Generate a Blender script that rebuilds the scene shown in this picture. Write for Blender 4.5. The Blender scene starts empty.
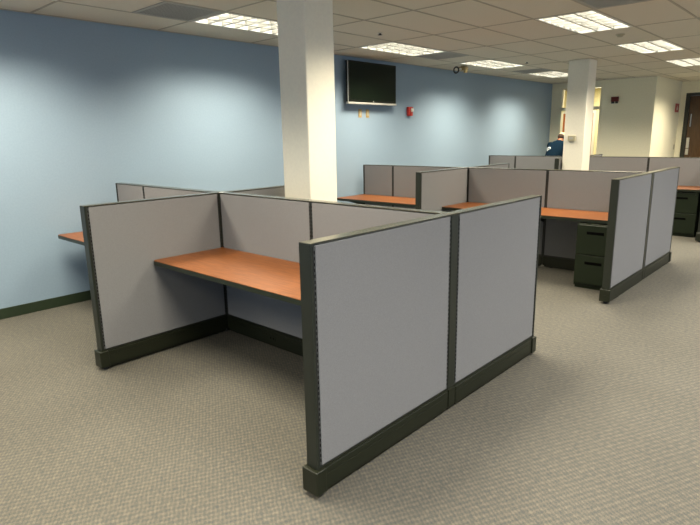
import bpy, bmesh, math, random
from mathutils import Vector, Matrix
random.seed(7)
S = bpy.context.scene
COL = S.collection
R = math.radians

# ------------------------------------------------------------------ view
S.view_settings.view_transform = 'Standard'
S.view_settings.look = 'None'
S.view_settings.gamma = 1.0
S.view_settings.use_curve_mapping = False
S.view_settings.exposure = 0.0
S.cycles.use_denoising = True
S.cycles.max_bounces = 8
S.cycles.diffuse_bounces = 5
S.cycles.sample_clamp_indirect = 6.0
S.cycles.caustics_reflective = False
S.cycles.caustics_refractive = False

# ------------------------------------------------------------------ measures (metres)
H = 1.19            # cubicle panel height
HB = 0.142          # base height
TH = 0.035          # half thickness of a panel
W = 2.209           # width of the right-hand cell
S1, M1, M2 = 1.111, -1.223, -1.80
NEAR, FAR = -1.114, 1.133
DD = 0.63           # worktop depth
ZC = 2.762          # ceiling
WX = -1.902         # blue wall
CX0, CDX = -0.05, 0.61     # ceiling grid
CY0, CDY = 0.65, 1.25

# ------------------------------------------------------------------ materials
MATS = {}
def mat(name, color=(.5, .5, .5), rough=.6, metal=0.0, spec=.5, coat=0.0):
    m = bpy.data.materials.new(name); m.use_nodes = True
    b = m.node_tree.nodes['Principled BSDF']
    b.inputs['Base Color'].default_value = (*color, 1)
    b.inputs['Roughness'].default_value = rough
    b.inputs['Metallic'].default_value = metal
    b.inputs['Specular IOR Level'].default_value = spec
    b.inputs['Coat Weight'].default_value = coat
    MATS[name] = m
    return m

def noise_mat(name, c1, c2, scale, rough=.7, bump=0.0, bscale=None, detail=4, spec=.4, stretch=(1, 1, 1), lo=.35, hi=.65):
    m = mat(name, c1, rough, spec=spec)
    nt = m.node_tree; N = nt.nodes; L = nt.links; b = N['Principled BSDF']
    tc = N.new('ShaderNodeTexCoord'); mp = N.new('ShaderNodeMapping')
    mp.inputs['Scale'].default_value = stretch
    L.new(tc.outputs['Object'], mp.inputs['Vector'])
    n = N.new('ShaderNodeTexNoise'); n.inputs['Scale'].default_value = scale; n.inputs['Detail'].default_value = detail
    L.new(mp.outputs[0], n.inputs['Vector'])
    r = N.new('ShaderNodeValToRGB')
    r.color_ramp.elements[0].position = lo; r.color_ramp.elements[1].position = hi
    r.color_ramp.elements[0].color = (*c1, 1); r.color_ramp.elements[1].color = (*c2, 1)
    L.new(n.outputs['Fac'], r.inputs[0]); L.new(r.outputs[0], b.inputs['Base Color'])
    if bump:
        n2 = N.new('ShaderNodeTexNoise'); n2.inputs['Scale'].default_value = bscale or scale
        L.new(tc.outputs['Object'], n2.inputs['Vector'])
        bp = N.new('ShaderNodeBump'); bp.inputs['Strength'].default_value = bump; bp.inputs['Distance'].default_value = .002
        L.new(n2.outputs['Fac'], bp.inputs['Height']); L.new(bp.outputs[0], b.inputs['Normal'])
    return m

def emit(name, color, strength):
    m = bpy.data.materials.new(name); m.use_nodes = True
    nt = m.node_tree; nt.nodes.clear()
    e = nt.nodes.new('ShaderNodeEmission'); e.inputs[0].default_value = (*color, 1); e.inputs[1].default_value = strength
    o = nt.nodes.new('ShaderNodeOutputMaterial'); nt.links.new(e.outputs[0], o.inputs[0])
    MATS[name] = m
    return m

noise_mat('wall_blue', (.262, .355, .452), (.275, .370, .468), 60, rough=.55, bump=.08, bscale=220)
noise_mat('wall_cream', (.82, .77, .58), (.86, .81, .62), 40, rough=.6, bump=.05, bscale=200)
noise_mat('column_paint', (.83, .79, .68), (.86, .82, .70), 40, rough=.55, bump=.04, bscale=200)
noise_mat('corridor_paint', (.74, .68, .42), (.78, .72, .45), 30, rough=.6)
noise_mat('ceiling_tile', (.66, .61, .51), (.74, .69, .58), 260, rough=.9, bump=.4, bscale=300, detail=6)
mat('ceiling_grid', (.42, .38, .30), .6)
mat('grille_grey', (.42, .41, .37), .6)
mat('grille_dark', (.24, .235, .21), .7)
noise_mat('panel_fabric', (.182, .182, .187), (.222, .222, .228), 420, rough=.95, bump=.5, bscale=700, spec=.15)
mat('panel_frame', (.014, .016, .012), .4, metal=.0, spec=.6)
mat('post_paint', (.017, .020, .014), .42, spec=.4)
mat('base_paint', (.011, .013, .006), .42, spec=.4)
mat('slot_black', (.003, .003, .003), .9, spec=.05)
mat('rail_paint', (.040, .042, .040), .5)
mat('cap_paint', (.050, .050, .034), .24, spec=.9)
mat('edge_dark', (.010, .015, .008), .4, spec=.5)
mat('cabinet_paint', (.008, .014, .005), .42, spec=.35)
mat('handle_dark', (.018, .024, .014), .3, spec=.6)
mat('foot_plastic', (.02, .02, .02), .6)
noise_mat('wood_laminate', (.118, .036, .007), (.208, .071, .017), 7, rough=.40, stretch=(1.0, 9.0, 1.0), detail=8, spec=.32, lo=.3, hi=.7)
mat('baseboard_vinyl', (.020, .034, .016), .45)
mat('fixture_white', (.80, .79, .74), .5)
mat('louver_metal', (.48, .47, .43), .4, metal=.35)
emit('tube_glow', (1.0, .96, .84), 17.0)
mat('tv_black', (.006, .008, .005), .4, spec=.25)
mat('tv_screen', (.004, .008, .004), .3, spec=.15)
mat('tv_silver', (.62, .60, .55), .35, metal=.4)
mat('alarm_red', (.42, .020, .010), .4)
mat('alarm_dark_red', (.10, .006, .003), .5)
mat('plastic_white', (.75, .73, .66), .4)
mat('plate_brass', (.42, .30, .12), .45)
mat('beige_plastic', (.42, .38, .26), .5)
mat('metal_brass', (.36, .27, .12), .35, metal=.5)
mat('lens_black', (.01, .01, .01), .15)
mat('black_plastic', (.015, .015, .015), .5)
mat('door_frame_dark', (.020, .022, .014), .4)
noise_mat('door_brown', (.060, .030, .010), (.085, .042, .014), 6, rough=.25, stretch=(9, 9, 1))
noise_mat('door_orange', (.32, .10, .03), (.40, .14, .04), 6, rough=.4, stretch=(9, 9, 1))
mat('steel', (.55, .54, .50), .3, metal=.8)
noise_mat('shirt_navy', (.003, .011, .022), (.004, .013, .024), 30, rough=.95, spec=.05)
mat('trouser', (.02, .02, .025), .9)
mat('skin', (.42, .17, .085), .55)
mat('hair', (.05, .025, .012), .7)
mat('cap_cloth', (.55, .50, .30), .8)
mat('logo_white', (.65, .68, .70), .8)
mat('shoe', (.01, .01, .01), .5)
g = mat('glass', (.95, .95, .9), .02)
g.node_tree.nodes['Principled BSDF'].inputs['Transmission Weight'].default_value = 1.0
g.node_tree.nodes['Principled BSDF'].inputs['IOR'].default_value = 1.1

def carpet():
    m = mat('carpet', (.2, .2, .2), .95, spec=.15)
    nt = m.node_tree; N = nt.nodes; L = nt.links; b = N['Principled BSDF']
    tc = N.new('ShaderNodeTexCoord')
    sep = N.new('ShaderNodeSeparateXYZ'); L.new(tc.outputs['Object'], sep.inputs[0])
    def mth(op, a, bb=None, c=None):
        n = N.new('ShaderNodeMath'); n.operation = op
        for i, v in enumerate((a, bb, c)):
            if v is None: continue
            if isinstance(v, (int, float)): n.inputs[i].default_value = v
            else: L.new(v, n.inputs[i])
        return n.outputs[0]
    # little warp so the weave is not perfectly regular
    nz = N.new('ShaderNodeTexNoise'); nz.inputs['Scale'].default_value = 14; L.new(tc.outputs['Object'], nz.inputs['Vector'])
    wob = mth('MULTIPLY', mth('SUBTRACT', nz.outputs['Fac'], .5), 3.0)
    k = 2 * math.pi / .034
    u = mth('ADD', mth('MULTIPLY', sep.outputs[0], k), wob)
    v = mth('ADD', mth('MULTIPLY', sep.outputs[1], k), wob)
    a = mth('SINE', mth('ADD', u, mth('MULTIPLY', v, .5)))
    c = mth('SINE', mth('SUBTRACT', v, mth('MULTIPLY', u, .0)))
    w = mth('MULTIPLY', a, c)
    fine = N.new('ShaderNodeTexNoise'); fine.inputs['Scale'].default_value = 190; fine.inputs['Detail'].default_value = 3
    L.new(tc.outputs['Object'], fine.inputs['Vector'])
    med = N.new('ShaderNodeTexNoise'); med.inputs['Scale'].default_value = 38; med.inputs['Detail'].default_value = 2
    L.new(tc.outputs['Object'], med.inputs['Vector'])
    f = mth('ADD', mth('MULTIPLY', w, mth('MULTIPLY', med.outputs['Fac'], .38)), mth('ADD', mth('MULTIPLY', mth('SUBTRACT', fine.outputs['Fac'], .5), 1.1), mth('MULTIPLY', mth('SUBTRACT', med.outputs['Fac'], .5), .7)))
    f = mth('ADD', f, .5)
    r = N.new('ShaderNodeValToRGB'); e = r.color_ramp.elements
    e[0].position = .12; e[0].color = (.054, .058, .064, 1)
    e[1].position = .88; e[1].color = (.154, .136, .104, 1)
    q = e.new(.5); q.color = (.096, .091, .076, 1)
    L.new(f, r.inputs[0])
    big = N.new('ShaderNodeTexNoise'); big.inputs['Scale'].default_value = 1.3; L.new(tc.outputs['Object'], big.inputs['Vector'])
    mx = N.new('ShaderNodeMix'); mx.data_type = 'RGBA'; mx.blend_type = 'MULTIPLY'
    rr = N.new('ShaderNodeMapRange'); rr.inputs['From Min'].default_value = .3; rr.inputs['From Max'].default_value = .7
    rr.inputs['To Min'].default_value = .94; rr.inputs['To Max'].default_value = 1.05
    L.new(big.outputs['Fac'], rr.inputs['Value'])
    mx.inputs['Factor'].default_value = 1
    L.new(r.outputs[0], mx.inputs['A']); L.new(rr.outputs[0], mx.inputs['B'])
    L.new(mx.outputs['Result'], b.inputs['Base Color'])
    bp = N.new('ShaderNodeBump'); bp.inputs['Strength'].default_value = .6; bp.inputs['Distance'].default_value = .003
    L.new(f, bp.inputs['Height']); L.new(bp.outputs[0], b.inputs['Normal'])
carpet()

# ------------------------------------------------------------------ mesh helpers
class MB:
    def __init__(s): s.bm = bmesh.new(); s.mats = []
    def mi(s, m):
        if m not in s.mats: s.mats.append(m)
        return s.mats.index(m)
    def box(s, x0, x1, y0, y1, z0, z1, m=None, bev=0.0, seg=2):
        b = bmesh.new()
        bmesh.ops.create_cube(b, size=1)
        for v in b.verts:
            v.co = Vector(((x0 + x1) / 2 + v.co.x * (x1 - x0), (y0 + y1) / 2 + v.co.y * (y1 - y0), (z0 + z1) / 2 + v.co.z * (z1 - z0)))
        if bev: bmesh.ops.bevel(b, geom=b.edges[:] , offset=bev, segments=seg, affect='EDGES', profile=.5)
        return s._merge(b, m)
    def cyl(s, p0, p1, r0, r1=None, n=16, m=None, caps=True):
        p0, p1 = Vector(p0), Vector(p1); d = p1 - p0
        b = bmesh.new()
        bmesh.ops.create_cone(b, cap_ends=caps, segments=n, radius1=r0, radius2=r0 if r1 is None else r1, depth=d.length)
        M = Matrix.Translation((p0 + p1) / 2) @ d.to_track_quat('Z', 'Y').to_matrix().to_4x4()
        bmesh.ops.transform(b, matrix=M, verts=b.verts)
        return s._merge(b, m)
    def ball(s, c, r, m=None, sc=(1, 1, 1), u=16, v=10, rot=None):
        b = bmesh.new(); bmesh.ops.create_uvsphere(b, u_segments=u, v_segments=v, radius=r)
        M = Matrix.Translation(c) @ (rot.to_4x4() if rot else Matrix()) @ Matrix.Diagonal((*sc, 1))
        bmesh.ops.transform(b, matrix=M, verts=b.verts)
        return s._merge(b, m)
    def torus(s, c, R_, r, axis='Z', n=24, k=8, m=None):
        b = bmesh.new(); rings = []
        for i in range(n):
            a = 2 * math.pi * i / n; ring = []
            for j in range(k):
                t = 2 * math.pi * j / k
                p = Vector(((R_ + r * math.cos(t)) * math.cos(a), (R_ + r * math.cos(t)) * math.sin(a), r * math.sin(t)))
                ring.append(b.verts.new(p))
            rings.append(ring)
        for i in range(n):
            for j in range(k):
                b.faces.new((rings[i][j], rings[(i + 1) % n][j], rings[(i + 1) % n][(j + 1) % k], rings[i][(j + 1) % k]))
        M = Matrix.Translation(c) @ (Matrix() if axis == 'Z' else Matrix.Rotation(R(90), 4, 'Y' if axis == 'X' else 'X'))
        bmesh.ops.transform(b, matrix=M, verts=b.verts)
        return s._merge(b, m)
    def quad(s, pts, m=None):
        b = bmesh.new(); b.faces.new([b.verts.new(p) for p in pts]); return s._merge(b, m)
    def prism(s, pts, z0, z1, m=None):          # outline in xy
        b = bmesh.new()
        lo = [b.verts.new((x, y, z0)) for x, y in pts]; hi = [b.verts.new((x, y, z1)) for x, y in pts]
        b.faces.new(lo[::-1]); b.faces.new(hi); n = len(pts)
        for i in range(n): b.faces.new((lo[i], lo[(i + 1) % n], hi[(i + 1) % n], hi[i]))
        return s._merge(b, m)
    def _merge(s, b, m):
        i = s.mi(m) if m else 0
        for f in b.faces: f.material_index = i
        me = bpy.data.meshes.new('t'); b.to_mesh(me); b.free()
        n = len(s.bm.faces)
        s.bm.from_mesh(me); s.bm.faces.ensure_lookup_table()
        for f in s.bm.faces[n:]: f.material_index = i
        bpy.data.meshes.remove(me)
        return s
    def mesh(s, name, default, smooth=False):
        me = bpy.data.meshes.new(name)
        bmesh.ops.recalc_face_normals(s.bm, faces=s.bm.faces)
        s.bm.to_mesh(me); s.bm.free()
        for mm in (s.mats or [default]): me.materials.append(MATS[mm])
        if smooth:
            for p in me.polygons: p.use_smooth = True
        return me
    def build(s, name, default, parent=None, loc=(0, 0, 0), smooth=False, label=None):
        return link(name, s.mesh(name, default, smooth), parent, loc, label)

def link(name, me, parent=None, loc=(0, 0, 0), label=None):
    o = bpy.data.objects.new(name, me); COL.objects.link(o)
    o.location = loc
    if parent: o.parent = parent
    if label: o['label'] = label
    return o
def tag(o, label, cat, group=None, kind=None):
    o['label'] = label; o['category'] = cat
    if group: o['group'] = group
    if kind: o['kind'] = kind
    return o
def thing(name, label, cat, loc, rz=0, group=None):
    o = bpy.data.objects.new(name, None); COL.objects.link(o)
    o.empty_display_size = .1
    o.location = loc; o.rotation_euler = (0, 0, rz)
    return tag(o, label, cat, group)
def struct(o):
    o['kind'] = 'structure'
    return o
def kids(o): return [c for c in bpy.data.objects if c.parent == o]
def copy_tree(o, loc=None, rz=None, label=None, group=None):
    c = o.copy(); COL.objects.link(c)
    if loc is not None: c.location = loc
    if rz is not None: c.rotation_euler = (0, 0, rz)
    if label: c['label'] = label
    if group: c['group'] = group
    for k in kids(o):
        a = k.copy(); COL.objects.link(a); a.parent = c
        for g2 in kids(k):
            d = g2.copy(); COL.objects.link(d); d.parent = a
    return c

# ------------------------------------------------------------------ room shell
YB, XR, YF = -6.0, 8.5, 10.95
XS, YD = 0.38, 13.15
m = MB(); m.box(-3.4, XR, YB, 15.2, -.12, 0)
struct(m.build('floor', 'carpet'))
m = MB(); m.box(WX - .14, WX, YB, YF, 0, ZC + .02)
struct(m.build('wall_left', 'wall_blue'))
DX0, DX1, DTOP = -1.69, -0.715, 2.655
m = MB()
m.box(WX - .14, DX0, YF, YF + .13, 0, ZC + .02)
m.box(DX1, XS, YF, YF + .13, 0, ZC + .02)
m.box(DX0, DX1, YF, YF + .13, DTOP, ZC + .02)
struct(m.build('wall_far', 'wall_cream'))
m = MB(); m.box(XS - .13, XS, YF + .13, YD, 0, ZC + .02)
struct(m.build('wall_return', 'wall_cream'))
m = MB()
m.box(XS - .13, .50, YD, YD + .13, 0, ZC + .02)
m.box(1.62, XR, YD, YD + .13, 0, ZC + .02)
m.box(.50, 1.62, YD, YD + .13, 2.49, ZC + .02)
struct(m.build('wall_door_side', 'wall_cream'))
# corridor behind the open doorway
m = MB()
m.box(-3.4, XS - .13, 13.5, 13.6, 0, ZC + .02)
m.box(-3.5, -3.4, YF + .13, 13.6, 0, ZC + .02)
m.box(-3.4, WX - .14, YF, YF + .13, 0, ZC + .02)
struct(m.build('wall_corridor', 'corridor_paint'))

# ceiling with openings for fixtures and grilles
xs = [WX]; k = -2
while CX0 + CDX * k < XR: xs.append(CX0 + CDX * k); k += 1
xs.append(XR)
ys = [YB]; k = -5
while CY0 + CDY * k < YD: ys.append(CY0 + CDY * k); k += 1
ys.append(15.2)
LX = [CX0 - 2 * CDX, CX0 + 2 * CDX, CX0 + 6 * CDX, CX0 + 10 * CDX]
LY = [CY0 - 4 * CDY, CY0 - 2 * CDY, CY0, CY0 + 2 * CDY, CY0 + 4 * CDY, CY0 + 6 * CDY, CY0 + 8 * CDY]
fix = [(x, y) for x in LX for y in LY if y > YB + .3 and not (y > 10 and x < 1)]
fixset = {(round(x, 2), round(y, 2)) for x, y in fix}
m = MB()
for i in range(len(xs) - 1):
    for j in range(len(ys) - 1):
        if (round(xs[i], 2), round(ys[j], 2)) in fixset: continue
        m.quad([(xs[i], ys[j], ZC), (xs[i + 1], ys[j], ZC), (xs[i + 1], ys[j + 1], ZC), (xs[i], ys[j + 1], ZC)])
m.box(-3.4, XR, YB, 15.2, ZC + .16, ZC + .2)
m.box(-3.4, WX, YF, 13.6, ZC, ZC + .02)
struct(m.build('ceiling', 'ceiling_tile'))
m = MB()
for x in xs[1:-1]: m.box(x - .011, x + .011, YB, YD, ZC - .004, ZC - .0005)
for y in ys[1:-1]: m.box(WX, XR, y - .011, y + .011, ZC - .0038, ZC - .0003)
m.box(WX + .001, WX + .022, YB, YF, ZC - .006, ZC - .0005)
m.box(WX, XS, YF - .022, YF - .001, ZC - .006, ZC - .0005)
struct(m.build('trim_1', 'ceiling_grid'))
# baseboards
m = MB()
m.box(WX + .0005, WX + .013, YB, YF - .001, 0.0, .10, bev=.003)
struct(m.build('baseboard_left', 'baseboard_vinyl'))
m = MB()
m.box(WX + .014, DX0 - .05, YF - .013, YF - .0005, 0, .10); m.box(DX1 + .05, XS, YF - .013, YF - .0005, 0, .10)
m.box(XS + .0005, XS + .013, YF, YD - .001, 0, .10)
struct(m.build('baseboard_far', 'baseboard_vinyl'))

# ------------------------------------------------------------------ ceiling fixtures
def make_fixture():
    t = thing('ceiling_light', '', 'ceiling light', (0, 0, ZC))
    X, Y = CDX, CDY
    m = MB(); e = .022
    m.box(.012, X - .012, .012, .012 + e, -.008, .0, bev=.002); m.box(.012, X - .012, Y - .012 - e, Y - .012, -.008, .0, bev=.002)
    m.box(.012, .012 + e, .012 + e, Y - .012 - e, -.008, .0, bev=.002); m.box(X - .012 - e, X - .012, .012 + e, Y - .012 - e, -.008, .0, bev=.002)
    m.build('frame', 'fixture_white', t)
    m = MB(); z1 = .13
    a, b = .014, .02
    m.box(a, X - a, a, Y - a, z1 - .01, z1)
    m.box(a, a + .01, a, Y - a, 0.001, z1 - .01); m.box(X - a - .01, X - a, a, Y - a, 0.001, z1 - .01)
    m.box(a + .01, X - a - .01, a, a + .01, 0.001, z1 - .01); m.box(a + .01, X - a - .01, Y - a - .01, Y - a, 0.001, z1 - .01)
    m.build('housing', 'fixture_white', t)
    tm = None
    for i in range(3):
        x = .035 + (X - .07) * (i + .5) / 3
        if tm is None:
            mm = MB(); mm.cyl((0, .05, .085), (0, Y - .05, .085), .014, n=10); tm = mm.mesh('fluorescent_tube', 'tube_glow', True)
        link('fluorescent_tube', tm, t, (x, 0, 0))
    # louver: wedge blades that flare towards the bottom
    m = MB()
    def wedge(axis, c, lo, hi):
        top, bot, h0, h1 = .003, .012, -.004, .062
        q = [(-bot, h0), (bot, h0), (top, h1), (-top, h1)]
        bb = bmesh.new(); A = []; B = []
        for d, z in q:
            A.append(bb.verts.new((c + d, lo, z) if axis == 'x' else (lo, c + d, z)))
            B.append(bb.verts.new((c + d, hi, z) if axis == 'x' else (hi, c + d, z)))
        bb.faces.new(A); bb.faces.new(B[::-1])
        for i in range(4): bb.faces.new((A[i], A[(i + 1) % 4], B[(i + 1) % 4], B[i]))
        m._merge(bb, None)
    for i in range(1, 3): wedge('x', .035 + (X - .07) * i / 3, .034, Y - .034)
    for j in range(1, 7): wedge('y', .034 + (Y - .068) * j / 7, .034, X - .034)
    m.build('louver', 'louver_metal', t)
    return t

fnames = {
    (0, 1): 'wall-side ceiling light at the top left corner, only its tip in frame',
    (0, 2): 'glowing ceiling light left of the near white column, beside a grey vent',
    (0, 3): 'glowing ceiling light above the television',
    (0, 4): 'glowing ceiling light just right of the ceiling mounted camera',
    (0, 5): 'small distant ceiling light left of the far column',
    (1, 3): 'largest ceiling light at upper right, louvers clearly showing',
    (1, 4): 'middle light of the row along the upper right ceiling',
    (1, 5): 'ceiling light at the right edge of the picture above the door',
}
proto = None; first = True
for x, y in fix:
    i, j = LX.index(x), LY.index(y)
    seen = (i, j) in fnames
    if seen:
        if proto is None:
            proto = make_fixture(); proto.location = (x, y, ZC); t = proto
        else: t = copy_tree(proto, (x, y, ZC))
        t['label'] = fnames[(i, j)]; t['group'] = 'louvered ceiling lights'
out = [(x, y) for x, y in fix if (LX.index(x), LY.index(y)) not in fnames]
for x, y in out:
    copy_tree(proto, (x, y, ZC), label='louvered ceiling light out of the picture', group='ceiling lights out of the picture')
for x, y in fix:
    ld = bpy.data.lights.new('tube_light', 'AREA'); ld.shape = 'RECTANGLE'; ld.size = .52; ld.size_y = 1.16
    ld.energy = 66.0
    ld.spread = R(133); ld.color = (1.0, .90, .70)
    if LX.index(x) == 2: ld.color = (1.0, .95, .86)
    lo = bpy.data.objects.new('tube_light', ld); COL.objects.link(lo)
    lo.location = (x + CDX / 2, y + CDY / 2, ZC - .012)
ld = bpy.data.lights.new('corridor_light', 'AREA'); ld.shape = 'RECTANGLE'; ld.size = .6; ld.size_y = 1.2; ld.energy = 75; ld.color = (1, .93, .72)
lo = bpy.data.objects.new('corridor_light', ld); COL.objects.link(lo); lo.location = (-1.3, 12.2, ZC - .03)
m = MB(); m.box(-1.62, -.98, 11.58, 12.82, ZC - .012, ZC - .001, bev=.003)

# grilles
def grille(x, y, label):
    t = thing('air_grille', label, 'ceiling vent', (x, y, ZC), group='grey square ceiling vents')
    s = .61
    m = MB(); e = .03
    m.box(.013, s - .013, .013, .013 + e, -.008, -.001); m.box(.013, s - .013, s - .013 - e, s - .013, -.008, -.001)
    m.box(.013, .013 + e, .013 + e, s - .013 - e, -.008, -.001); m.box(s - .013 - e, s - .013, .013 + e, s - .013 - e, -.008, -.001)
    m.build('frame', 'grille_grey', t)
    m = MB(); m.box(.043, s - .043, .043, s - .043, -.003, -.001, 'grille_dark')
    for i in range(20):
        y0 = .05 + i * .0262; m.box(.044, s - .044, y0, y0 + .010, -.007, -.003, 'grille_grey')
    m.build('slats', 'grille_grey', t)
x0 = CX0 - 2 * CDX
grille(x0, CY0 - .62, 'grey ceiling vent touching the light left of the near column')
grille(x0, CY0 + 3 * CDY + .005, 'grey ceiling vent between the television light and the ceiling camera')
grille(x0, CY0 + 6 * CDY - .62, 'small distant grey vent beside the farthest wall-side light')
grille(CX0 + 3 * CDX, CY0 + 2 * CDY - .62, 'grey ceiling vent at the top edge above the largest light')

# sprinklers and detector
def sprinkler(x, y, label):
    t = thing('ceiling_sprinkler', label, 'sprinkler', (x, y, ZC), group='small dark ceiling sprinklers')
    m = MB(); m.cyl((0, 0, -.006), (0, 0, .0), .032, n=20); m.build('escutcheon', 'plastic_white', t)
    m = MB(); m.cyl((0, 0, -.018), (0, 0, -.006), .012, n=10); m.cyl((0, 0, -.023), (0, 0, -.019), .026, n=14)
    for s in (-1, 1): m.cyl((s * .014, 0, -.007), (s * .012, 0, -.022), .0025, n=6)
    m.build('nozzle', 'black_plastic', t)
sprinkler(-.403, 2.581, 'dark sprinkler head on the ceiling above the television light')
sprinkler(-.451, 6.463, 'dark sprinkler head on the ceiling between the two farthest wall-side lights')
t = thing('smoke_detector', 'small round smoke detector below the largest ceiling light', 'smoke detector', (1.50, 4.83, ZC))
m = MB(); m.cyl((0, 0, -.010), (0, 0, -.0005), .052, n=24); m.build('base', 'beige_plastic', t)
m = MB(); m.cyl((0, 0, -.032), (0, 0, -.010), .028, .044, n=24); m.build('sensor_housing', 'beige_plastic', t)

# ceiling mounted camera
t = thing('ceiling_camera', 'brassy camera bracketed to the ceiling near the blue wall', 'camera', (-1.44, 6.08, ZC))
m = MB(); m.cyl((0.03, 0, -.012), (0.03, 0, -.0005), .055, n=20); m.cyl((.03, 0, -.03), (.03, 0, -.012), .02, n=12); m.build('ceiling_mount', 'metal_brass', t)
m = MB(); m.box(-.055, .090, -.05, .05, -.075, -.016, bev=.012); m.cyl((.075, -.02, -.04), (.075, -.02, -.120), .032, n=14); m.build('body', 'metal_brass', t)
m = MB(); m.torus((-.092, -.05, -.062), .048, .014, axis='Y'); m.cyl((-.060, -.045, -.045), (-.045, -.02, -.045), .014, n=10); m.build('lens_ring', 'black_plastic', t, smooth=True)
m = MB(); m.ball((-.005, -.054, -.055), .022); m.build('indicator_lens', 'plastic_white', t, smooth=True)

# ------------------------------------------------------------------ columns
CS = .335
for nm, y, lab in (('column', .60, 'near square white column rising behind the front cubicle'),
                   ('column', 6.80, 'far square white column carrying a small thermostat')):
    t = MB(); t.box(-CS / 2, CS / 2, -CS / 2, CS / 2, 0, ZC - .004, bev=.012, seg=3)
    o = t.build("column", 'column_paint', None, (.11 + CS / 2, y + CS / 2, 0))
    tag(o, lab, 'column', 'square white columns')
t = thing('thermostat', 'small beige thermostat box on the far column', 'thermostat', (.248, 6.80, 1.52))
m = MB(); m.box(-.062, .062, -.028, 0, -.045, .045, bev=.006); m.build('housing', 'beige_plastic', t)
m = MB(); m.box(-.035, .02, -.030, -.0285, -.015, .022); m.build('display', 'grille_grey', t)

# ------------------------------------------------------------------ cubicle panels
CACHE = {}
def cached(key, fn):
    if key not in CACHE: CACHE[key] = fn()
    return CACHE[key]

def panel(label, x0, y0, x1, y1, end=0, slots=True, outlet=None):
    """panel from (x0,y0) to (x1,y1); end: 1 = the finished free end is at the second point"""
    L = math.hypot(x1 - x0, y1 - y0); a = math.atan2(y1 - y0, x1 - x0)
    t = thing('cubicle_panel', label, 'partition panel', (x0, y0, 0), a, 'grey fabric cubicle panels')
    k = (round(L, 3), end)
    Z0, Z1 = HB + .004, H - .0065
    g = .001
    E = .014 if end else 0          # end trim thickness
    def frame():
        m = MB(); w = .004
        m.box(g, g + w, -.031, .031, Z0, Z1, bev=.0015); m.box(L - E - w - g, L - E - g, -.031, .031, Z0, Z1, bev=.0015)
        m.box(g + w, L - E - w - g, -.031, .031, Z0, Z0 + .012); m.box(g + w, L - E - w - g, -.031, .031, Z1 - .010, Z1)
        m.box(g + w, L - E - w - g, -.026, .026, Z0 + .012, Z1 - .010)
        return m.mesh('frame', 'panel_frame')
    link('frame', cached(('f',) + k, frame), t)
    sl = .012
    def fab(s):
        def f():
            m = MB()
            y = sorted((s * .027, s * .0345))
            m.box(g + .004 + sl, L - E - g - .004 - sl, y[0], y[1], Z0 + .010, Z1 - .006, bev=.003)
            return m.mesh('fabric_tile', 'panel_fabric')
        return f
    for s in (-1, 1): link('fabric_tile', cached(('t', s) + k, fab(s)), t)
    def rail(xa, xb):
        def f():
            m = MB()
            for s in (-1, 1):
                y = sorted((s * .0262, s * .0325)); m.box(xa, xb, y[0], y[1], Z0 + .013, Z1 - .011, 'rail_paint')
                xm = (xa + xb) / 2; z = Z0 + .03
                while z < Z1 - .03:
                    y2 = sorted((s * .0321, s * .0329)); m.box(xm - .003, xm + .003, y2[0], y2[1], z, z + .014, 'slot_black'); z += .0254
            return m.mesh('slotted_rail', 'panel_frame')
        return f
    link('slotted_rail', cached(('r0',) + k, rail(g + .0045, g + .0045 + sl - .001)), t)
    link('slotted_rail', cached(('r1',) + k, rail(L - E - g - .0035 - sl, L - E - g - .0045)), t)
    def cap():
        m = MB(); m.box(g, L - g, -.035, .035, H - .006, H, bev=.0025, seg=3); return m.mesh('top_cap', 'cap_paint')
    link('top_cap', cached(('c',) + k, cap), t)
    def base():
        m = MB()
        m.box(g + .005, L - g - (.005 if not end else 0), -.0385, .0385, .028, HB - .006, bev=.002)
        m.box(g, L - g, -.0345, .0345, HB - .006, HB + .003)
        for s in (-1, 1):                       # shallow step along the cover
            y = sorted((s * .0385, s * .0405)); m.box(g + .012, L - .05 if end else L - .012, y[0], y[1], HB - .030, HB - .008, bev=.0008)
            m.box(g + .012, L - .05 if end else L - .012, y[0], y[1], .034, .104, bev=.0008)
        m.box(g + .02, L - .03, -.030, .030, .012, .028)
        return m.mesh('base_raceway', 'base_paint')
    br = link('base_raceway', cached(('b',) + k, base), t)
    if outlet is not None:
        s = -1 if outlet > 0 else 1; ox = abs(outlet); y = sorted((s * .0405, s * .0440))
        m = MB(); m.box(ox - .035, ox + .035, y[0], y[1], .060, .100, 'base_paint', bev=.001)
        y = sorted((s * .0440, s * .0446))
        for q in (-.016, .016): m.box(ox + q - .005, ox + q + .005, y[0], y[1], .074, .086, 'slot_black')
        m.build('outlet', 'base_paint', br)
    def foot(x):
        def f():
            m = MB(); m.cyl((x, 0, 0), (x, 0, .010), .021, .017, n=16); m.cyl((x, 0, .010), (x, 0, .028), .006, n=10)
            return m.mesh('glide', 'foot_plastic')
        return f
    link('glide', cached(('g0',) + k, foot(.10)), t); link('glide', cached(('g1',) + k, foot(L - .03 if end else L - .10)), t)
    if end:
        def et():
            m = MB(); m.box(L - .014, L - .0, -.0355, .0355, HB + .003, H - .0005, bev=.003, seg=3)
            return m.mesh('end_trim', 'post_paint')
        link('end_trim', cached(('e',) + k, et), t)
        def ec():
            m = MB(); m.box(L - .045, L + .020, -.049, .049, .022, HB, bev=.005, seg=3)
            m.cyl((L + .0198, 0, .085), (L + .0218, 0, .085), .004, n=10)
            return m.mesh('base_end_cap', 'base_paint')
        link('base_end_cap', cached(('ec',) + k, ec), t)
    return t

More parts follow.
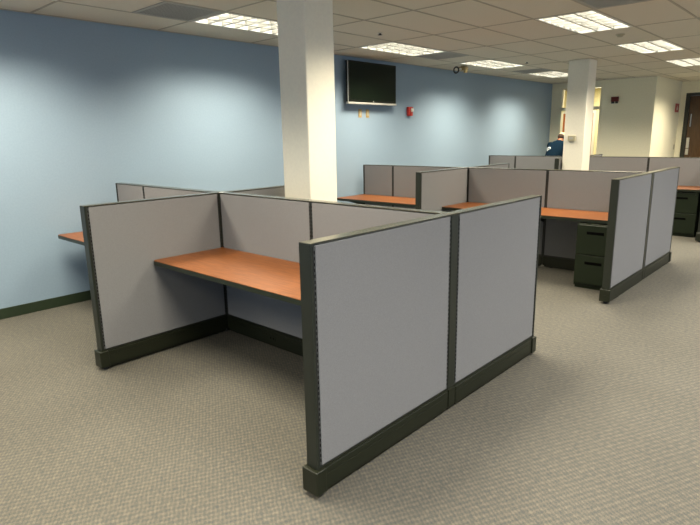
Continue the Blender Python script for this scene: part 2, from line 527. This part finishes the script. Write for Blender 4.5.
def post(label, x, y):
    t = thing('connector_post', label, 'panel post', (x, y, 0), 0, 'dark posts joining cubicle panels')
    def f():
        m = MB(); q = TH - .0012
        m.box(-q, q, -q, q, HB + .004, H - .008, bev=.003); return m.mesh('upright', 'post_paint')
    link('upright', cached('pu', f), t)
    def f():
        m = MB(); q = TH - .0008
        m.box(-q, q, -q, q, H - .007, H + .001, bev=.003); return m.mesh('post_cap', 'cap_paint')
    link('post_cap', cached('pc', f), t)
    def f():
        m = MB(); q = TH - .0008
        m.box(-q, q, -q, q, .016, HB + .003, bev=.002); m.cyl((0, 0, 0), (0, 0, .016), .018, n=16); return m.mesh('post_base', 'base_paint')
    link('post_base', cached('pb', f), t)
    if abs(x - W) < .1:            # flat cover plate on the outer side of a three-way post
        m = MB(); m.box(TH - .001, TH + .0055, -TH + .001, TH - .001, .030, HB - .002, bev=.001)
        m.build('base_cover', 'base_paint', t)
    return t

def worktop(label, x0, x1, y1, brackets=True, ends=(1, 1)):
    """worktop whose back edge lies at y1; spans x0..x1"""
    L = x1 - x0
    t = thing('worktop', label, 'desk', (x0, y1, 0), 0, 'orange wood cubicle desktops')
    r = .03
    def corner(cx, cy, a0, a1): return [(cx + r * math.cos(R(a0 + (a1 - a0) * i / 5)), cy + r * math.sin(R(a0 + (a1 - a0) * i / 5))) for i in range(6)]
    def outline(o):
        pts = [(L - o, -.002)] + [(o, -.002)]
        nonlocal_r = r
        pts += corner(o + r, -DD + o + r, 180, 270) + corner(L - o - r, -DD + o + r, 270, 360)
        return pts
    m = MB(); m.prism(outline(.0025), .7325, .737); m.build('laminate_top', 'wood_laminate', t)
    m = MB(); m.prism(outline(0), .703, .7335); m.build('edge_band', 'edge_dark', t)
    for bx in ([.03, L - .03] if L < 1.9 else [.03, L / 2, L - .03]):
        m = MB()
        bb = bmesh.new(); pr = [(-.004, .70), (-.42, .70), (-.42, .675), (-.004, .56)]
        A = [bb.verts.new((bx - .004, y, z)) for y, z in pr]; B = [bb.verts.new((bx + .004, y, z)) for y, z in pr]
        bb.faces.new(A); bb.faces.new(B[::-1])
        for i in range(4): bb.faces.new((A[i], A[(i + 1) % 4], B[(i + 1) % 4], B[i]))
        m._merge(bb, None); m.box(bx - .02, bx + .02, -.40, -.01, .6985, .7025)
        m.build('cantilever_bracket', 'edge_dark', t)
    return t

def pedestal(label, x, y, w=.385, depth=.58, h=.69):
    """file cabinet; x = left side, y = front face"""
    t = thing('file_cabinet', label, 'file cabinet', (x, y, 0), 0, 'dark two drawer file cabinets under desks')
    m = MB(); m.box(0, w, .018, depth, .03, h, bev=.003); m.box(.01, w - .01, .03, depth - .01, .0, .03); m.build('body', 'cabinet_paint', t)
    zs = ((.37, h - .012), (.055, .360))
    for z0, z1 in zs:
        m = MB(); m.box(.004, w - .004, 0, .0175, z0, z1, bev=.004)
        d = m.build('drawer', 'cabinet_paint', t)
        zc = z1 - .075
        m = MB(); m.box(w / 2 - .085, w / 2 + .085, -.012, -.0005, zc - .004, zc + .010, bev=.003); m.box(w / 2 - .085, w / 2 + .085, -.0025, -.0005, zc - .020, zc - .004, 'slot_black')
        m.build('handle', 'handle_dark', d)
    m = MB(); m.cyl((w - .04, -.003, h - .035), (w - .04, .0, h - .035), .008, n=12); m.build('lock', 'handle_dark', t)
    return t

def pod(X, Y, name, near=NEAR, s1=S1, skip=()):
    T = TH
    n = name
    if 'post_right' not in skip: post(f'post where the spine meets the right wall of the {n} cubicles', X + W, Y)
    post(f'post where four panels cross on the {n} cubicles', X, Y)
    panel(f'right outer wall of the {n} cubicles, half nearer the viewer', X + W, Y - T, X + W, Y + near, end=1)
    if 'right_far' not in skip: panel(f'right outer wall of the {n} cubicles, half beyond the post', X + W, Y + T, X + W, Y + FAR, end=1)
    panel(f'left side wall of the {n} desk bay, ending free towards the viewer', X, Y - T, X, Y + near, end=1)
    panel(f'panel behind the crossing post of the {n} cubicles, pointing away', X, Y + T, X, Y + FAR, end=1)
    panel(f'panel behind the left half of the {n} cubicle desk', X + T, Y, X + s1, Y, outlet=(.60 if n == 'front' else None))
    panel(f'panel behind the right half of the {n} cubicle desk', X + s1, Y, X + W - T, Y)
    panel(f'wide spine panel left of the crossing post in the {n} cubicles', X - T, Y, X + M1, Y)
    panel(f'narrow end panel nearest the blue wall in the {n} cubicles', X + M1, Y, X + M2, Y, end=1)

pod(0, 0, 'front')
pod(.010, 3.885, 'middle')
pod(.04, 7.74, 'rear', near=-1.0, s1=1.17)

worktop('orange wood desk in the open bay of the front cubicles', TH + .002, W - TH - .002, -TH - .0015)
worktop('orange wood desk end poking out left of the front cubicles', M2, -TH - .002, -TH - .0015)
worktop('orange wood desk in the middle bay above a dark file cabinet', .010 + TH + .002, .010 + W - TH - .002, 3.885 - TH - .0015)
worktop('orange wood desk right of the near column, in the middle left bay', .010 + M2, .010 - TH - .002, 3.885 - TH - .0015)
worktop('orange wood desk at the right edge in the rear cubicles', .04 + .45, .04 + W - TH - .002, 7.74 - TH - .0015)
pedestal('dark file cabinet under the middle bay desk', 1.755, 3.18)
pedestal('dark file cabinet at the right picture edge under the rear desk', 1.66, 7.10, w=.45)

# ------------------------------------------------------------------ wall things
def at_left(name, label, cat, y, z, group=None): return thing(name, label, cat, (WX, y, z), 0, group)
# television (its screen faces +x)
t = at_left('television', 'black flat television high on the blue wall', 'television', 4.095, 2.39)
m = MB(); m.box(.003, .03, -.2, .2, -.15, .15, bev=.004); m.box(.03, .07, -.05, .05, -.08, .08); m.build('wall_mount', 'black_plastic', t)
m = MB(); m.box(.07, .125, -.565, .565, -.28, .30, bev=.012, seg=3); m.build('bezel', 'tv_black', t)
m = MB(); m.box(.1252, .1275, -.53, .53, -.245, .27); m.build('screen', 'tv_screen', t)
m = MB(); m.box(.075, .133, -.567, .567, -.308, -.281, bev=.005); m.box(.116, .129, -.572, -.566, -.300, .29, bev=.003); m.build('silver_trim', 'tv_silver', t)
m = MB(); m.cyl((.1253, 0, -.262), (.1262, 0, -.262), .009, n=14); m.build('badge', 'tv_silver', t)
for y, lab in ((3.92, 'left brassy wall plate below the television'), (4.095, 'right brassy wall plate below the television')):
    t = at_left('wall_plate', lab, 'wall plate', y, 1.955, 'brassy plates below the television')
    m = MB(); m.box(.0006, .006, -.036, .036, -.062, .062, bev=.002); m.build('plate', 'plate_brass', t)
    m = MB(); m.box(.0062, .010, -.016, .016, -.03, .03, bev=.001); m.build('socket', 'beige_plastic', t)
t = at_left('fire_alarm', 'red fire alarm with white strobe on the blue wall', 'fire alarm', 5.165, 2.01)
m = MB(); m.box(.0, .045, -.062, .062, -.075, .07, bev=.008); m.build('housing', 'alarm_red', t)
m = MB(); m.box(.0455, .075, -.010, .050, -.005, .045, bev=.010, seg=3); m.build('strobe_lens', 'plastic_white', t)
m = MB(); m.cyl((.0455, 0, -.045), (.055, 0, -.045), .026, n=18); m.build('horn', 'alarm_red', t)

t = thing('alarm_box', 'small dark red square box on the pale far wall', 'alarm box', (-.435, YF, 2.305))
m = MB(); m.box(-.078, .078, -.05, 0, -.03, .072, bev=.006); m.build('upper_box', 'alarm_dark_red', t)
m = MB(); m.box(-.072, -.01, -.045, -.0006, -.072, -.031, bev=.004); m.box(.015, .070, -.045, -.0006, -.072, -.031, bev=.004); m.build('lower_horns', 'black_plastic', t)

t = thing('fire_sign', 'red sign with a white flame mark beside the brown door', 'sign', (XS, 12.90, 2.145))
m = MB(); m.box(.0006, .006, -.17, .17, -.10, .10, bev=.002); m.build('sign_plate', 'alarm_red', t)
m = MB()
bb = bmesh.new(); pr = [(-.03, -.055), (.03, -.055), (.045, -.01), (.02, .02), (.01, .065), (-.015, .03), (-.04, -.01)]
A = [bb.verts.new((.0062, y, z)) for y, z in pr]; B = [bb.verts.new((.0075, y, z)) for y, z in pr]
bb.faces.new(A); bb.faces.new(B[::-1])
for i in range(len(pr)): bb.faces.new((A[i], A[(i + 1) % len(pr)], B[(i + 1) % len(pr)], B[i]))
m._merge(bb, None); m.build('white_mark', 'plastic_white', t)
t = thing('light_switch', 'beige light switch low on the wall beside the brown door', 'light switch', (XS, 13.0, 1.22))
m = MB(); m.box(.0006, .006, -.04, .04, -.06, .06, bev=.002); m.build('plate', 'beige_plastic', t)
m = MB(); m.box(.0062, .012, -.008, .008, -.016, .016, bev=.001); m.build('toggle', 'beige_plastic', t)

# brown door (structure)
o = bpy.data.objects.new('door_1', None); COL.objects.link(o); o.location = (.50, YD, 0); struct(o)
m = MB(); m.box(0.001, .085, -.02, .128, 0, 2.42, bev=.004); m.box(1.035, 1.119, -.02, .128, 0, 2.42, bev=.004); m.box(0.001, 1.119, -.02, .128, 2.4205, 2.489, bev=.004)
m.build('door_frame', 'door_frame_dark', o)
m = MB(); m.box(.087, 1.033, .03, .075, .01, 2.417)
d = m.build('door_leaf', 'door_brown', o)
m = MB(); m.box(.10, .165, .018, .0295, 1.19, 1.44, bev=.003); m.box(.10, .165, .018, .0295, 1.03, 1.175, bev=.003); m.build('lock_plates', 'steel', d)
m = MB(); m.cyl((.15, -.005, 1.70), (.15, -.005, 2.0), .011, n=12); m.cyl((.15, -.005, 1.72), (.15, .0295, 1.72), .008, n=8); m.cyl((.15, -.005, 1.98), (.15, .0295, 1.98), .008, n=8); m.build('pull_handle', 'steel', d)
# open doorway with transom
o = bpy.data.objects.new('door_2', None); COL.objects.link(o); o.location = (0, YF, 0); struct(o)
m = MB(); e = .045
m.box(DX0, DX0 + e, -.012, .14, 0, DTOP, bev=.004); m.box(DX1 - e, DX1, -.012, .14, 0, DTOP, bev=.004)
m.box(DX0 + e, DX1 - e, -.012, .14, DTOP - e, DTOP, bev=.004); m.box(DX0 + e, DX1 - e, -.012, .14, 2.12, 2.19, bev=.004)
m.build('door_frame', 'wall_cream', o)
m = MB(); m.box(DX0 + e + .001, DX1 - e - .001, .06, .066, 2.191, DTOP - e - .001); m.build('transom_pane', 'glass', o)
# wooden door on the corridor wall
o = bpy.data.objects.new('door_3', None); COL.objects.link(o); o.location = (-2.68, 13.5, 0); struct(o)
m = MB(); m.box(0, .92, -.05, -.001, 0, 2.13, bev=.004); d = m.build('door_leaf', 'door_orange', o)
m = MB(); m.box(-.06, -.001, -.06, -.001, 0, 2.19); m.box(.921, .98, -.06, -.001, 0, 2.19); m.box(0, .92, -.06, -.001, 2.131, 2.19); m.build('door_frame', 'plastic_white', o)
m = MB(); m.cyl((.83, -.10, 1.02), (.83, -.051, 1.02), .02, n=12); m.ball((.83, -.115, 1.02), .028); m.build('knob', 'steel', d)

# ------------------------------------------------------------------ person
def skin_mesh(name, verts, edges, radii, root, material, sub=2, smooth=True):
    me = bpy.data.meshes.new(name); me.from_pydata(verts, edges, [])
    o = bpy.data.objects.new(name, me); COL.objects.link(o)
    md = o.modifiers.new('skin', 'SKIN'); md.use_smooth_shade = smooth; md.branch_smoothing = .6
    sv = me.skin_vertices
    layer = sv[0] if len(sv) else None
    if layer is None:
        bpy.context.view_layer.objects.active = o
        bm = bmesh.new(); bm.from_mesh(me); bm.verts.layers.skin.verify(); bm.to_mesh(me); bm.free(); layer = me.skin_vertices[0]
    for i, r in enumerate(radii):
        layer.data[i].radius = (r, r) if isinstance(r, (int, float)) else r
        layer.data[i].use_root = (i == root)
    s = o.modifiers.new('sub', 'SUBSURF'); s.levels = sub; s.render_levels = sub
    dg = bpy.context.evaluated_depsgraph_get(); dg.update()
    nm = bpy.data.meshes.new_from_object(o.evaluated_get(dg))
    bpy.data.objects.remove(o)
    nm.materials.clear(); nm.materials.append(MATS[material])
    for p in nm.polygons: p.use_smooth = True
    nm.name = name
    return nm

pt = thing('person', 'person in a navy shirt bending forward, back turned, behind the rear cubicles', 'person', (-1.10, 9.25, 0), 0)
# local axes: +x to the viewer's right, +y away from the viewer
V = {}; order = []
def J(n, p, r): V[n] = len(order); order.append((p, r))
J('pelvis', (0, -.05, .93), .135); J('waist', (.02, .0, 1.06), .125); J('chest', (.05, .10, 1.24), .110); J('upper', (.068, .175, 1.35), .085)
J('neck', (.071, .235, 1.430), .052); J('head0', (.071, .270, 1.465), .066); J('head1', (.071, .30, 1.515), .078)
for s, n in ((-1, 'l'), (1, 'r')):
    J(n + 'sh', (.07 + s * .180, .165, 1.345), .054); J(n + 'el', (.07 + s * .205, .30, 1.12), .042); J(n + 'wr', (.06 + s * .13, .52, 1.06), .028); J(n + 'palm', (.06 + s * .11, .585, 1.055), (.038, .018))
    J(n + 'hip', (s * .10, -.04, .86), .095); J(n + 'kn', (s * .115, .0, .49), .062); J(n + 'an', (s * .12, -.03, .09), .040); J(n + 'toe', (s * .14, .13, .045), .036)
    for f, (dx, ln) in enumerate(((-.030, .055), (-.011, .070), (.010, .075), (.030, .062))):
        bx = .06 + s * .11 + dx
        J(f'{n}f{f}a', (bx, .62, 1.055), .010); J(f'{n}f{f}b', (bx, .62 + ln * .55, 1.045), .0085); J(f'{n}f{f}c', (bx, .62 + ln * .85, 1.02), .0075)
    J(n + 'ta', (.06 + s * .11 - s * .045, .575, 1.05), .011); J(n + 'tb', (.06 + s * .11 - s * .066, .61, 1.04), .009)
E_ = [('pelvis', 'waist'), ('waist', 'chest'), ('chest', 'upper'), ('upper', 'neck'), ('neck', 'head0'), ('head0', 'head1')]
for n in 'lr':
    E_ += [('upper', n + 'sh'), (n + 'sh', n + 'el'), (n + 'el', n + 'wr'), (n + 'wr', n + 'palm'), ('pelvis', n + 'hip'), (n + 'hip', n + 'kn'), (n + 'kn', n + 'an'), (n + 'an', n + 'toe'), (n + 'palm', n + 'ta'), (n + 'ta', n + 'tb')]
    for f in range(4): E_ += [(n + 'palm', f'{n}f{f}a'), (f'{n}f{f}a', f'{n}f{f}b'), (f'{n}f{f}b', f'{n}f{f}c')]
me = skin_mesh('body', [p for p, r in order], [(V[a], V[b]) for a, b in E_], [r for p, r in order], V['pelvis'], 'skin')
body = link('body', me, pt)
hc = Vector((.071, .30, 1.500)); hr = Matrix.Rotation(R(-32), 3, 'X')
def chain(name, names, edges, scale, material, root, over=None):
    idx = {n: i for i, n in enumerate(names)}; over = over or {}
    P_ = [over[n][0] if n in over else order[V[n]][0] for n in names]
    Rr = [(over[n][1] if n in over else order[V[n]][1] * scale) for n in names]
    return link(name, skin_mesh(name, P_, [(idx[a], idx[b]) for a, b in edges], Rr, idx[root], material), pt)
mid = lambda a, b, t_: tuple(Vector(order[V[a]][0]).lerp(Vector(order[V[b]][0]), t_))
m = MB()
bb = bmesh.new(); rings = []
NR = 28
for (cx, cy, cz, rx, ry, tilt) in ((0, -.05, .86, .185, .150, 0), (0, -.05, .93, .190, .150, 5), (.02, -.01, 1.06, .178, .140, 15), (.045, .06, 1.18, .198, .148, 22),
                             (.055, .12, 1.28, .212, .140, 28), (.065, .165, 1.35, .205, .115, 30), (.068, .195, 1.40, .150, .092, 32), (.070, .208, 1.42, .088, .074, 34)):
    rot = Matrix.Rotation(R(-tilt), 3, 'X')
    rings.append([bb.verts.new(Vector((cx, cy, cz)) + rot @ Vector((rx * math.cos(2 * math.pi * i / NR), ry * math.sin(2 * math.pi * i / NR), 0))) for i in range(NR)])
for q in range(len(rings) - 1):
    for i in range(NR): bb.faces.new((rings[q][i], rings[q][(i + 1) % NR], rings[q + 1][(i + 1) % NR], rings[q + 1][i]))
bb.faces.new(rings[0][::-1]); bb.faces.new(rings[-1])
m._merge(bb, None)
for n in 'lr':
    a, b = Vector(order[V[n + 'sh']][0]), Vector(order[V[n + 'el']][0]); c = a.lerp(b, .75)
    m.ball(a, .074, u=20, v=12); m.cyl(a, c, .074, .060, n=20)
m.build('shirt', 'shirt_navy', pt, smooth=True)
chain('trousers', ['pelvis', 'lhip', 'rhip', 'lkn', 'rkn', 'lan', 'ran'],
      [('pelvis', 'lhip'), ('pelvis', 'rhip'), ('lhip', 'lkn'), ('rhip', 'rkn'), ('lkn', 'lan'), ('rkn', 'ran')], 1.15, 'trouser', 'pelvis',
      {'lan': ((-.12, -.03, .10), .062), 'ran': ((.12, -.03, .10), .062), 'pelvis': ((0, -.05, .92), .148)})
for s in (-1, 1):
    m = MB(); m.ball((s * .135, .06, .05), .05, sc=(.95, 2.5, .95)); m.build('shoe', 'shoe', pt, smooth=True)
m = MB(); m.ball(hc + Vector((0, .0, .022)), .098, sc=(.86, 1.0, .80), rot=hr); hd = m.build('hair', 'hair', pt, smooth=True)
m = MB(); m.ball(hc + Vector((.004, .022, .030)), .104, sc=(.88, 1.0, .80), rot=hr)
m.ball(hc + Vector((.004, .125, .022)), .07, sc=(1.0, 1.0, .12), rot=hr); m.build('cap', 'cap_cloth', pt, smooth=True)
m = MB()
for s in (-1, 1): m.ball(hc + Vector((s * .088, .01, -.035)), .024, sc=(.4, .8, 1.2))
m.ball(hc + Vector((0, .095, -.065)), .062, sc=(.95, .8, 1.1)); m.ball(hc + Vector((0, .150, -.075)), .015, sc=(.8, 1.2, 1))
m.ball(hc + Vector((0, -.02, -.075)), .062, sc=(1, 1, 1.1))
m.build('face', 'skin', pt, smooth=True)
m = MB()
for s in (-1, 1): m.ball(hc + Vector((s * .028, .140, -.050)), .008)
m.build('eyes', 'lens_black', pt, smooth=True)
# round white emblem on the back of the left shoulder
m = MB(); m.torus((-.060, -.022, 1.265), .036, .016, axis='Y', n=20, k=6)
m.box(-.090, -.030, -.036, -.010, 1.257, 1.273, bev=.003)
em = m.build('shirt_emblem', 'logo_white', pt, smooth=True)

# ------------------------------------------------------------------ daylight fill from the open sides of the room
w = bpy.data.worlds.new('world'); S.world = w; w.use_nodes = True
bg = w.node_tree.nodes['Background']
bg.inputs[0].default_value = (.50, .72, 1.0, 1); bg.inputs[1].default_value = 0.85

# ------------------------------------------------------------------ camera
cam = bpy.data.cameras.new('camera'); co = bpy.data.objects.new('camera', cam); COL.objects.link(co); S.camera = co
yaw, pitch, roll, f = R(42.6057), R(-12.8558), R(-1.0301), 553.32
fw = Vector((-math.sin(yaw) * math.cos(pitch), math.cos(yaw) * math.cos(pitch), math.sin(pitch)))
rr = Vector((math.cos(yaw), math.sin(yaw), 0)); uu = rr.cross(fw)
r2 = rr * math.cos(roll) + uu * math.sin(roll); u2 = -rr * math.sin(roll) + uu * math.cos(roll)
M = Matrix((r2, u2, -fw)).transposed().to_4x4(); M.translation = Vector((3.8763, -2.6475, 1.6183))
co.matrix_world = M
cam.sensor_fit = 'HORIZONTAL'; cam.sensor_width = 36; cam.lens = f * 36 / 700
cam.clip_start = .05; cam.clip_end = 100
